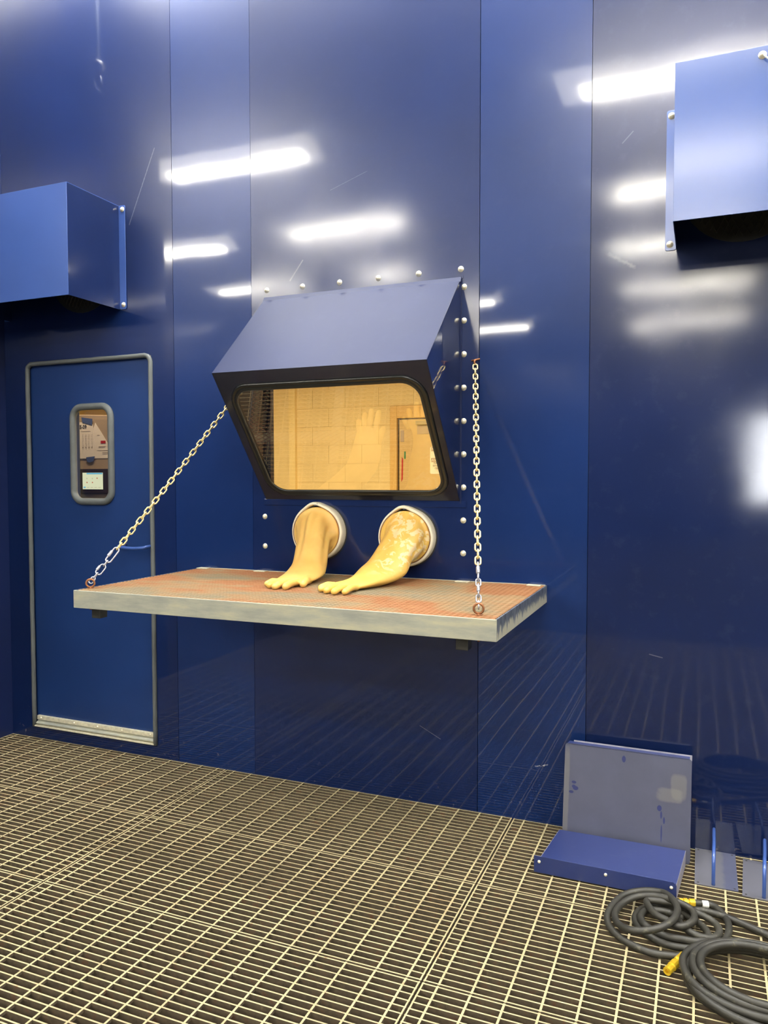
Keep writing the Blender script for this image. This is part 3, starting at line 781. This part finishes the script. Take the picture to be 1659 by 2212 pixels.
# ---------------------------------------------------------------- metal parts on the floor
# dusty sheet leaning on the wall
sh_ = thing('metal_cover', 'dusty blue sheet metal cover leaning against the wall behind the low pan', 'metal cover', (-.268, -.150, .002), 'loose blue sheet metal parts on the floor')
hgt, wid = .400, .492
tilt = math.atan2(.060, hgt)
def inlean(o): o.parent = sh_; return o
fr = MB(); fr.slab([(x, 0, z) for x, z in rrect(0, hgt/2, wid/2, hgt/2, .012, 4)], (0, .0025, 0))
parts = [inlean(link('face_sheet', fr.mesh('face_sheet', M['dust_sheet']), (0, 0, 0)))]
flg = MB().slab([(-wid/2+.008, 0, hgt-.001), (wid/2-.008, 0, hgt-.001), (wid/2-.008, .034, hgt+.004), (-wid/2+.012, .034, hgt+.004)], (0, 0, -.0025))
parts.append(inlean(link('top_flange', flg.mesh('top_flange', M['pan']), (0, 0, 0))))
lp = MB().box(-wid/2+.03, wid/2-.0, .032, .0345, hgt-.022, hgt+.009)
parts.append(inlean(link('back_lip', lp.mesh('back_lip', M['pan_edge']), (0, 0, 0))))
for s_ in (-1, 1):
    fb = MB().box(min(s_*wid/2, s_*(wid/2-.0025)), max(s_*wid/2, s_*(wid/2-.0025)), .0025, .040, .01, hgt-.012)
    parts.append(inlean(link('side_flange', fb.mesh('side_flange', M['pan']), (0, 0, 0))))
sh_.rotation_euler = (-tilt, 0, math.radians(-1.0))

pan = thing('metal_pan', 'low blue sheet metal pan lying on the grating with three rivets in front', 'metal pan', (-.3, -.3, .002), 'loose blue sheet metal parts on the floor')
hz = .062
TL, TR, FR, FL = V((-.521, -.172, hz)), V((-.037, -.168, hz)), V((-.062, -.448, hz+.002)), V((-.548, -.440, hz+.002))
MB().slab([TL, TR, FR, FL], (0, 0, -.0025)).build('top_sheet', M['pan'], pan, bevel=.0008)
dn = V((0, 0, -(hz-.004)))
MB().slab([TL, FL, FL+dn, TL+dn], (.0025, 0, 0)).build('side_flange', M['pan_edge'], pan)
MB().slab([TR, FR, FR+dn, TR+dn], (-.0025, 0, 0)).build('side_flange', M['pan_edge'], pan)
MB().slab([TL, TR, TR+dn, TL+dn], (0, -.0025, 0)).build('back_flange', M['pan'], pan)
ff = MB(); a, c = FL+V((-.022, -.003, .006)), FR+V((.0, -.003, .006))
ff.slab([a, c+V((-.012, 0, 0)), c+V((0, 0, -.012)), V((c.x, c.y, .006)), V((a.x, a.y, .006))], (0, .0025, 0)); ff.build('front_flange', M['pan'], pan, bevel=.0008)
for q in (.04, .52, .965):
    p = a.lerp(c, q); link('rivet', rv, (p.x, p.y-.002, hz-.012), pan)

# plates with welded handles
def handle_plate(cx_, cy_, ang, label, w_=.148, l_=.295):
    t = thing('handle_plate', label, 'handle plate', (cx_, cy_, .001), 'flat blue plates with rod handles')
    pl = MB().box(-w_/2, w_/2, -l_/2, l_/2, 0, .004); link('plate', pl.mesh('plate', M['dust_plate']), (cx_, cy_, .001), t)
    for (sx_, sy_) in ((-1, -1), (-1, 1), (1, -1), (1, 1)):
        h_ = MB().lathe([(0, .0006), (.004, .0006), (.004, 0)], (0, 0, 0), (0, 0, 1), 10)
        link('bolt_hole', h_.mesh('bolt_hole', M['black_steel']), (cx_+sx_*(w_/2-.012), cy_+sy_*(l_/2-.012), .005), t)
    hh = catmull([(-.01, -l_/2+.012, .004), (-.01, -l_/2+.010, .06), (-.01, -l_/2+.022, .098), (-.009, -l_/2+.06, .118), (-.008, -.04, .124), (-.007, .06, .124), (-.006, l_/2-.055, .115), (-.005, l_/2-.022, .085), (-.005, l_/2-.02, .004)], 5)
    link('handle', MB().tube(hh, .0068, 10).mesh('handle', M['box'], True), (cx_, cy_, .001), t)
    for c_ in t.children: pass
    t.rotation_euler = (0, 0, ang); return t
handle_plate(.070, -.150, 0, 'flat blue plate with an arched rod handle, just right of the leaning cover')
handle_plate(.243, -.178, math.radians(-3), 'flat blue plate with an arched rod handle, at the right edge of the picture', w_=.16)

# ---------------------------------------------------------------- hoses
def hose(path, label, r_, ends):
    t = thing('air_hose', label, 'hose', path[0], 'black air hoses coiled on the grating')
    MB().tube(catmull(path, 7), r_, 10).build('hose_tube', M['hose'], t, smooth=True)
    for (p, q, m_) in ends:
        p, q = V(p), V(q); d = (q-p).normalized()
        if m_ == 'tape':
            MB().lathe([(r_*1.06, 0), (r_*1.1, .002), (r_*1.1, (q-p).length-.002), (r_*1.06, (q-p).length)], p, d, 14).build('label_tape', M['tag_white'], t, smooth=True)
        else:
            L_ = (q-p).length
            MB().lathe([(r_*1.12, 0), (r_*1.12, L_*.35), (r_*.75, L_*.38), (r_*.75, L_*.45), (r_*1.2, L_*.48), (r_*1.2, L_*.72), (r_*.8, L_*.74), (r_*1.1, L_*.8), (r_*1.1, L_), (r_*.6, L_), (r_*.6, L_*.9)], p, d, 12).build('fitting', M['yellow'], t)
    return t
HR = .0115
def P(x, y, lev=0): return V((x, y, .012+lev*.0215))
H1 = [(-0.003, -0.455, 0.0), (0.048, -0.446, 0.0), (0.078, -0.473, 0.0), (0.100, -0.529, 0.0), (0.104, -0.585, 0.0), (0.094, -0.638, 0.0), (0.068, -0.689, 0.0), (0.017, -0.731, 0.0), (-0.045, -0.749, 0.0), (-0.101, -0.743, 0.0), (-0.154, -0.706, 0.0), (-0.183, -0.660, 0.0), (-0.187, -0.609, 0.0), (-0.164, -0.557, 0.0), (-0.119, -0.523, 0.0), (-0.066, -0.545, 0.6), (-0.017, -0.582, 0.7), (0.023, -0.620, 0.6), (0.041, -0.669, 0.6), (0.016, -0.725, 0.9), (-0.035, -0.729, 0.8), (-0.095, -0.726, 0.7), (-0.147, -0.698, 0.8), (-0.168, -0.656, 0.8), (-0.157, -0.610, 0.9), (-0.116, -0.594, 1.0), (-0.068, -0.600, 1.0), (-0.033, -0.674, 1.2), (0.016, -0.701, 1.0), (0.058, -0.684, 0.9), (0.074, -0.635, 0.8), (0.056, -0.594, 1.0), (0.009, -0.581, 1.5), (-0.058, -0.559, 1.7), (-0.126, -0.560, 1.7), (-0.155, -0.575, 1.6), (-0.125, -0.652, 1.9), (-0.087, -0.681, 2.0), (-0.047, -0.700, 1.9), (-0.012, -0.668, 2.0), (-0.002, -0.628, 2.0), (-0.013, -0.588, 2.1), (-0.054, -0.571, 2.4), (-0.127, -0.541, 2.0), (-0.195, -0.552, 1.4), (-0.237, -0.605, 1.0), (-0.250, -0.675, 1.0), (-0.232, -0.735, 1.2), (-0.192, -0.777, 1.8), (-0.142, -0.779, 2.3), (-0.098, -0.756, 2.7), (-0.066, -0.708, 2.9), (-0.054, -0.649, 2.9), (-0.065, -0.592, 2.9), (-0.101, -0.514, 2.1), (-0.168, -0.504, 1.6), (-0.231, -0.542, 1.2), (-0.266, -0.624, 0.9), (-0.274, -0.680, 0.5), (-0.259, -0.728, 0.2), (-0.222, -0.768, 0.0), (-0.187, -0.791, 0.0), (-0.129, -0.813, 0.0), (-0.057, -0.803, 0.0), (-0.024, -0.786, 0.0)]
H1b = [(-0.049, -0.591, 0.4), (0.001, -0.510, 0.2), (0.061, -0.508, 0.2), (0.115, -0.515, 0.0), (0.188, -0.551, 0.0), (0.221, -0.571, 0.0), (0.297, -0.622, 0.0), (.45, -.70, 0)]
t = hose([P(*p) for p in H1], 'black air hose coiled loosely, the coil nearer the wall beside the blue pan', HR,
         [((-.002, -.455, .013), (-.052, -.470, .013), 'fit'), ((.022, -.4535, .012), (.042, -.448, .012), 'tape')])
MB().tube(catmull([P(*p) for p in H1b], 7), HR, 10).build('hose_tube', M['hose'], t, smooth=True)
path = [P(-.037, -.800), P(-.010, -.755), P(.020, -.722)]
cx_, cy_ = .185, -.885
N_ = 60; rnd = random.Random(4)
for i in range(5*14+5):
    turn = i/14; a = math.radians(140)-2*PI*turn
    rr = .215-.012*turn+.014*math.sin(turn*2.1*PI)+.006*math.sin(turn*9)
    ox, oy = cx_+.014*math.sin(turn*1.3+1), cy_+.014*math.cos(turn*1.7)
    lev = [0, .15, .9, 1.2, 1.9, 2.3, 2.3][min(int(turn), 6)]*(1-(turn % 1))+[0.15, .9, 1.2, 1.9, 2.3, 2.3, 2.3][min(int(turn), 6)]*(turn % 1)
    path.append(P(ox+rr*1.08*math.cos(a), oy+rr*.93*math.sin(a), lev*1.0))
path += [P(.38, -.80, 1.6), P(.46, -.72, .6), P(.55, -.68, 0)]
hose(path, 'black air hose in a tight round coil, at the bottom right corner', HR,
     [((-.032, -.792, .013), (-.076, -.893, .013), 'fit'), ((-.020, -.772, .0125), (-.004, -.746, .0125), 'tape')])

# ================================================================ ROOM BEHIND THE WALL
IY = 4.55
wi = struct('wall_inner', 'cream painted concrete block wall seen through the hood window')
MB().box(-8.2, -1.0, IY+.02, IY+.12, 0, 3.0).build('mortar_bed', M['mortar'], wi) if False else None
MB().box(-4.34, -3.18, IY+.004, IY+.1, 0, 3.0).box(-3.18, -1.4, IY+.004, IY+.1, 2.30, 3.0).box(-1.95, -1.0, IY+.004, IY+.1, 0, 2.3).build('mortar_bed', M['mortar'], wi)
blk = {}
def block(x0, x1, z0, z1):
    kx = (round(x1-x0, 3), round(z1-z0, 3))
    if kx not in blk: blk[kx] = MB().box(0, kx[0], 0, .02, 0, kx[1]).mesh('block', M['cream'])
    link('block', blk[kx], (x0, IY, z0), wi)
g = .004
for r_ in range(-1, 14):
    z0 = .206+.21*r_; z1 = z0+.21-g
    if z0 < 0: z0 = 0
    offs = 0 if r_ % 2 else .205
    x = -4.34-offs
    while x < -1.4:
        a, c = max(x, -4.34), x+.41-.002
        lim = -3.18 if z1 < 2.31 else -1.4
        if c > lim: c = lim
        if c-a > .03: block(a, c, z0, z1)
        x += .41
        if x >= lim-.02: break
MB().box(-8.2, -4.42, IY-.02, IY+.1, 0, 3.0).build('plain_wall', M['cream'], wi)
MB().box(-4.42, -4.34, IY-.05, IY+.1, 0, 3.0).build('pilaster', M['cream2'], wi)
wil = struct('wall_inner_left', 'cream side wall of the inner room'); MB().box(-8.25, -8.2, .035, IY, 0, 3).build('side_wall', M['cream'], wil)
wir = struct('wall_inner_right', 'cream side wall of the inner room'); MB().box(1.2, 1.25, .035, IY, 0, 3).build('side_wall', M['cream'], wir)
cei = struct('ceiling_inner', 'pale ceiling of the inner room'); MB().box(-8.2, 1.2, .034, IY, 3.0, 3.05).build('room_ceiling', M['cream2'], cei)
fli = struct('floor_inner', 'floor of the inner room'); MB().box(-8.2, 1.2, .034, IY+.1, -.05, 0).build('room_floor', M['support'], fli)
MB().box(-1.0, 1.2, IY, IY+.1, 0, 3.0).build('plain_wall', M['cream'], wi)
d2 = struct('door_2', 'tan door with a notice sign, seen through the hood window')
fr_ = MB().box(-3.17, -3.09, IY-.03, IY+.08, 0, 2.296).box(-3.09, -2.0, IY-.03, IY+.08, 2.162, 2.296).box(-2.08, -2.0, IY-.03, IY+.08, 0, 2.162)
fr_.build('door_frame', M['tan_frame'], d2, bevel=.004)
MB().box(-3.07, -2.10, IY+.0, IY+.045, .01, 2.147).build('leaf', M['tan_door'], d2)
MB().box(-3.09, -3.07, IY+.02, IY+.03, 0, 2.16).build('door_gap', M['ink'], d2)
MB().box(-2.865, -2.70, IY-.05, IY, 2.085, 2.125).build('door_closer', M['support'], d2, bevel=.004)
MB().box(-2.862, -2.72, IY-.004, IY, 1.985, 2.08).build('number_plate', M['cabinet'], d2)
MB().box(-3.055, -3.015, IY-.004, IY, 1.905, 2.03).build('edge_label', M['cabinet'], d2)
MB().box(-3.012, -2.995, IY-.004, IY, 1.72, 1.80).build('edge_label', M['green'], d2)
MB().slab([(-3.04, IY-.004, 1.74), (-3.025, IY-.004, 1.72), (-3.03, IY-.004, 1.50), (-3.045, IY-.004, 1.47)], (0, .004, 0)).build('edge_label', M['red'], d2)

def text(s, size, loc, mat, parent=None, name='lettering', rot=(PI/2, 0, 0), align='LEFT', ext=.0006, wave=False):
    cu = bpy.data.curves.new(name, 'FONT'); cu.body = s; cu.size = size; cu.extrude = ext; cu.align_x = align; cu.resolution_u = 2
    o = bpy.data.objects.new(name, cu); C.objects.link(o); o.location = (0, 0, 0); o.rotation_euler = (0, 0, 0)
    bpy.context.view_layer.update()
    me = bpy.data.meshes.new_from_object(o.evaluated_get(bpy.context.evaluated_depsgraph_get()))
    bpy.data.objects.remove(o); me.name = name; me.materials.clear(); me.materials.append(mat)
    ob = bpy.data.objects.new(name, me); C.objects.link(ob)
    if parent: ob.parent = parent; ob.location = Vector(loc)-parent_world(parent)
    else: ob.location = loc
    ob.rotation_euler = rot
    return ob
sg = thing('door_sign', 'white and brown bilingual notice sign on the tan door behind the hood window', 'sign', (-2.60, IY-.006, 1.55))
MB().slab([(x, IY-.006, z) for x, z in rrect(-2.60, 1.70, .112, .145, .015, 4)], (0, .004, 0)).build('sign_board', M['sign_white'], sg)
for z, s_ in ((1.806, 'NOTICE'), (1.690, 'AVISO')):
    MB().box(-2.70, -2.50, IY-.008, IY-.006, z-.008, z+.036).build('sign_band', M['cabinet'], sg)
    text(s_, .042, (-2.695, IY-.0085, z), M['sign_white'], sg)
for z, s_ in ((1.778, 'KEEP'), (1.752, 'DOOR'), (1.728, 'CLOSED'), (1.662, 'MANTENGA'), (1.634, 'ESTA PUERTA'), (1.606, 'CERRADA')):
    text(s_, .026, (-2.60, IY-.0085, z), M['ink'], sg, align='CENTER')

# control cabinet behind the door window
cb = thing('control_cabinet', 'tan grey control cabinet seen through the door window', 'cabinet', (-3.6, .55, 0))
CY = .40
MB().slab([(-4.1, CY, 0), (-3.22, CY, 0), (-3.22, CY, 1.885), (-4.1, CY, 1.925)], (0, .35, 0)).build('body', M['cabinet'], cb, bevel=.004)
MB().box(-4.05, -3.26, CY-.003, CY, .1, 1.87).build('front_door', M['cabinet'], cb)
ts = thing('touch_screen', 'dark framed touch screen with a lit pale page, low in the door window', 'touch screen', (-3.46, CY, 1.41))
MB().box(-3.574, -3.345, CY-.022, CY-.003, 1.414, 1.565).build('bezel', M['plastic_black'], ts, bevel=.004)
MB().box(-3.543, -3.384, CY-.0235, CY-.0215, 1.439, 1.541).build('display', M['screen'], ts)
b = MB().box(-3.510, -3.386, CY-.0240, CY-.0236, 1.531, 1.540).box(-3.536, -3.520, CY-.0240, CY-.0236, 1.446, 1.455); b.build('display_bar', M['screen_blue'], ts)
b = MB()
for x, z in ((-3.428, 1.507), (-3.508, 1.481), (-3.465, 1.481)): b.box(x-.004, x+.004, CY-.0240, CY-.0236, z-.004, z+.004)
b.build('display_icon', M['screen_red'], ts)
b = MB()
for x, z in ((-3.508, 1.505), (-3.465, 1.505)): b.box(x-.004, x+.004, CY-.0240, CY-.0236, z-.004, z+.004)
for i in range(4): b.box(-3.510+i*.03, -3.490+i*.03, CY-.0240, CY-.0236, 1.448, 1.452)
b.build('display_icon', M['screen_grey'], ts)
pa = thing('paper_sheet', 'handwritten paper sheet taped on the cabinet behind the door window', 'paper', (-3.56, CY, 1.63), 'papers taped on the cabinet')
MB().slab([(-3.68, CY-.006, 1.858), (-3.56, CY-.006, 1.853), (-3.47, CY-.006, 1.836), (-3.455, CY-.006, 1.629), (-3.68, CY-.006, 1.629)], (0, .0008, 0)).build('sheet', M['paper'], pa)
text('19 VE-09', .031, (-3.634, CY-.0068, 1.815), M['ink'], pa, name='handwriting')
b = MB()
b.box(-3.565, -3.49, CY-.0066, CY-.006, 1.796, 1.7975)
for i in range(4):
    for j in range(9): b.box(-3.555+i*.024, -3.555+i*.024+.007, CY-.0066, CY-.006, 1.69+j*.0105, 1.6915+j*.0105)
    b.slab([(-3.558+i*.024, CY-.0066, 1.702), (-3.546+i*.024, CY-.0066, 1.702), (-3.552+i*.024, CY-.0066, 1.692)], (0, .0005, 0))
b.build('print', M['grey_ink'], pa)
pb = thing('paper_sheet', 'paper with a red stamp and slanted top edge, behind the door window', 'paper', (-3.40, CY, 1.63), 'papers taped on the cabinet')
MB().slab([(-3.475, CY-.0045, 1.80), (-3.453, CY-.0045, 1.847), (-3.375, CY-.0045, 1.745), (-3.330, CY-.0045, 1.68), (-3.330, CY-.0045, 1.629), (-3.475, CY-.0045, 1.629)], (0, .0008, 0)).build('sheet', M['paper'], pb)
MB().box(-3.412, -3.374, CY-.0056, CY-.0045, 1.720, 1.737).build('red_stamp', M['red'], pb)
b = MB()
for z, x0, x1 in ((1.700, -3.43, -3.375), (1.694, -3.43, -3.38), (1.676, -3.44, -3.34), (1.664, -3.40, -3.345), (1.655, -3.40, -3.35), (1.77, -3.44, -3.42)): b.box(x0, x1, CY-.0052, CY-.0045, z, z+.0025)
b.build('print', M['grey_ink'], pb)
for (pts, lb) in (([(-3.560, 1.884), (-3.472, 1.872), (-3.476, 1.833), (-3.552, 1.851)], 'blue masking tape holding the top of the handwritten paper'),
                  ([(-3.527, 1.637), (-3.458, 1.642), (-3.470, 1.612), (-3.500, 1.603), (-3.522, 1.610)], 'blue masking tape under the handwritten paper')):
    o = MB().slab([(x, CY-.0074, z) for x, z in pts], (0, .0006, 0)).build('masking_tape', M['tape']); tag(o, lb, 'tape', 'blue tape pieces on the cabinet')
pl = thing('conduit_pipe', 'pale vertical conduit above the control cabinet, behind the door window', 'pipe', (-3.48, .7, 1.9))
MB().tube([(-3.62, .78, 1.80), (-3.62, .78, 2.95)], .016, 10).build('pipe', M['support'], pl, smooth=True)

# ================================================================ LAMPS AND CEILING FITTINGS OF THE HALL
LZ = 4.86
def ceiling_light(x0, x1, y, lab):
    t = thing('ceiling_light', lab, 'ceiling light', ((x0+x1)/2, y, LZ), 'hall ceiling lights')
    hw = .36
    MB().slab([(x0, y-hw, LZ), (x0, y-.10, HZ), (x0, y+.10, HZ), (x0, y+hw, LZ), (x0, y+hw-.01, LZ), (x0, y+.09, HZ-.01), (x0, y-.09, HZ-.01), (x0, y-hw+.01, LZ)], (x1-x0, 0, 0)).build('reflector', M['white'], t)
    MB().slab([(x0+.02, y-hw+.03, LZ+.012), (x0+.02, y-.12, LZ-.03), (x0+.02, y+.12, LZ-.03), (x0+.02, y+hw-.03, LZ+.012)], (x1-x0-.04, 0, 0)).build('reflector_glow_panel', M['glow_raised'] if y == -.70 else M['lens'], t)  # glowing panel added to imitate the lit reflector
    MB().tube([(x0+.22, y-.06, LZ-.05), (x1-.10, y-.06, LZ-.05)], .026, 8).build('lamp_tube', M['tube'], t, smooth=True)
    MB().tube([(x0+.22, y+.06, LZ-.05), (x1-.10, y+.06, LZ-.05)], .026, 8).build('lamp_tube', M['tube'], t, smooth=True)
LG = [(1.3, 2.9, -.70), (1.3, 2.9, -2.3), (5.3, 6.8, -3.8), (5.3, 6.8, -1.5), (-8.5, -6.4, -3.8),  # unseen extra fixtures on this line, added to raise the light level
      (-3.68, -1.75, -.70), (-1.65, .65, -.70), (3.2, 5.1, -.70),
      (-5.65, -3.72, -3.78), (-1.22, .75, -3.60), (3.2, 5.1, -3.85),
      (-8.3, -6.30, -6.1), (-5.50, -3.57, -6.1), (-1.20, .75, -6.2), (3.2, 5.1, -6.1),
      (-8.2, -6.3, -8.4), (-5.50, -4.30, -8.4), (-1.42, .75, -8.5), (3.2, 5.1, -8.4),
      (-8.2, -6.3, -11.0), (-5.45, -3.55, -11.0), (-1.50, .75, -11.1), (3.2, 5.1, -11.0),
      (-8.2, -6.3, -14.0), (-5.45, -3.50, -13.6), (-1.65, .85, -14.2), (3.2, 5.1, -14.0)]
for a, c, y in LG: ceiling_light(a, c, y, 'tube ceiling light with white reflector in the hall')
cdt = thing('cord', 'short white cord fixed to the top edge of the right duct cover', 'cord', (.165, -.372, 2.925))
link('bolt', bolt_me, (.165, -.3705, 2.925), cdt)
MB().tube(catmull([(.166, -.378, 2.925), (.185, -.384, 2.902), (.215, -.388, 2.888), (.26, -.384, 2.885), (.33, -.376, 2.90)], 5), .0028, 8).build('cord_line', M['tag_white'], cdt, smooth=True)
sp = thing('sprinkler', 'chrome pendent sprinkler on a drop pipe near the left wall', 'sprinkler', (-3.62, -.65, 4.0))
MB().tube([(-3.62, -.65, 4.15), (-3.62, -.65, HZ)], .012, 8).build('drop_pipe', M['ceiling'], sp, smooth=True)
MB().lathe([(.042, 4.165), (.042, 4.155), (.030, 4.105), (.018, 4.10), (.018, 4.085)], (-3.62, -.65, 0), (0, 0, 1), 16).build('escutcheon', M['chrome'], sp, smooth=True)
MB().tube([(-3.62-.018, -.65, 4.09), (-3.62-.026, -.65, 4.05), (-3.62-.01, -.65, 3.99), (-3.62+.01, -.65, 3.99), (-3.62+.026, -.65, 4.05), (-3.62+.018, -.65, 4.09)], .006, 6).lathe([(.02, 3.99), (.022, 3.985), (0, 3.983)], (-3.62, -.65, 0), (0, 0, 1), 12).build('frame_arm', M['chrome'], sp, smooth=True)
for x, y in ((-3.56, -3.05), (-.36, -2.93)):
    v = thing('ceiling_vent', 'small louvred vent on the hall ceiling', 'vent', (x, y, HZ), 'ceiling vents')
    MB().box(x-.09, x+.09, y-.07, y+.07, HZ-.02, HZ).build('vent_frame', M['white'], v)
    for i in range(5): MB().box(x-.08, x+.08, y-.06+i*.027, y-.045+i*.027, HZ-.03, HZ-.02).build('louvre', M['white'], v)
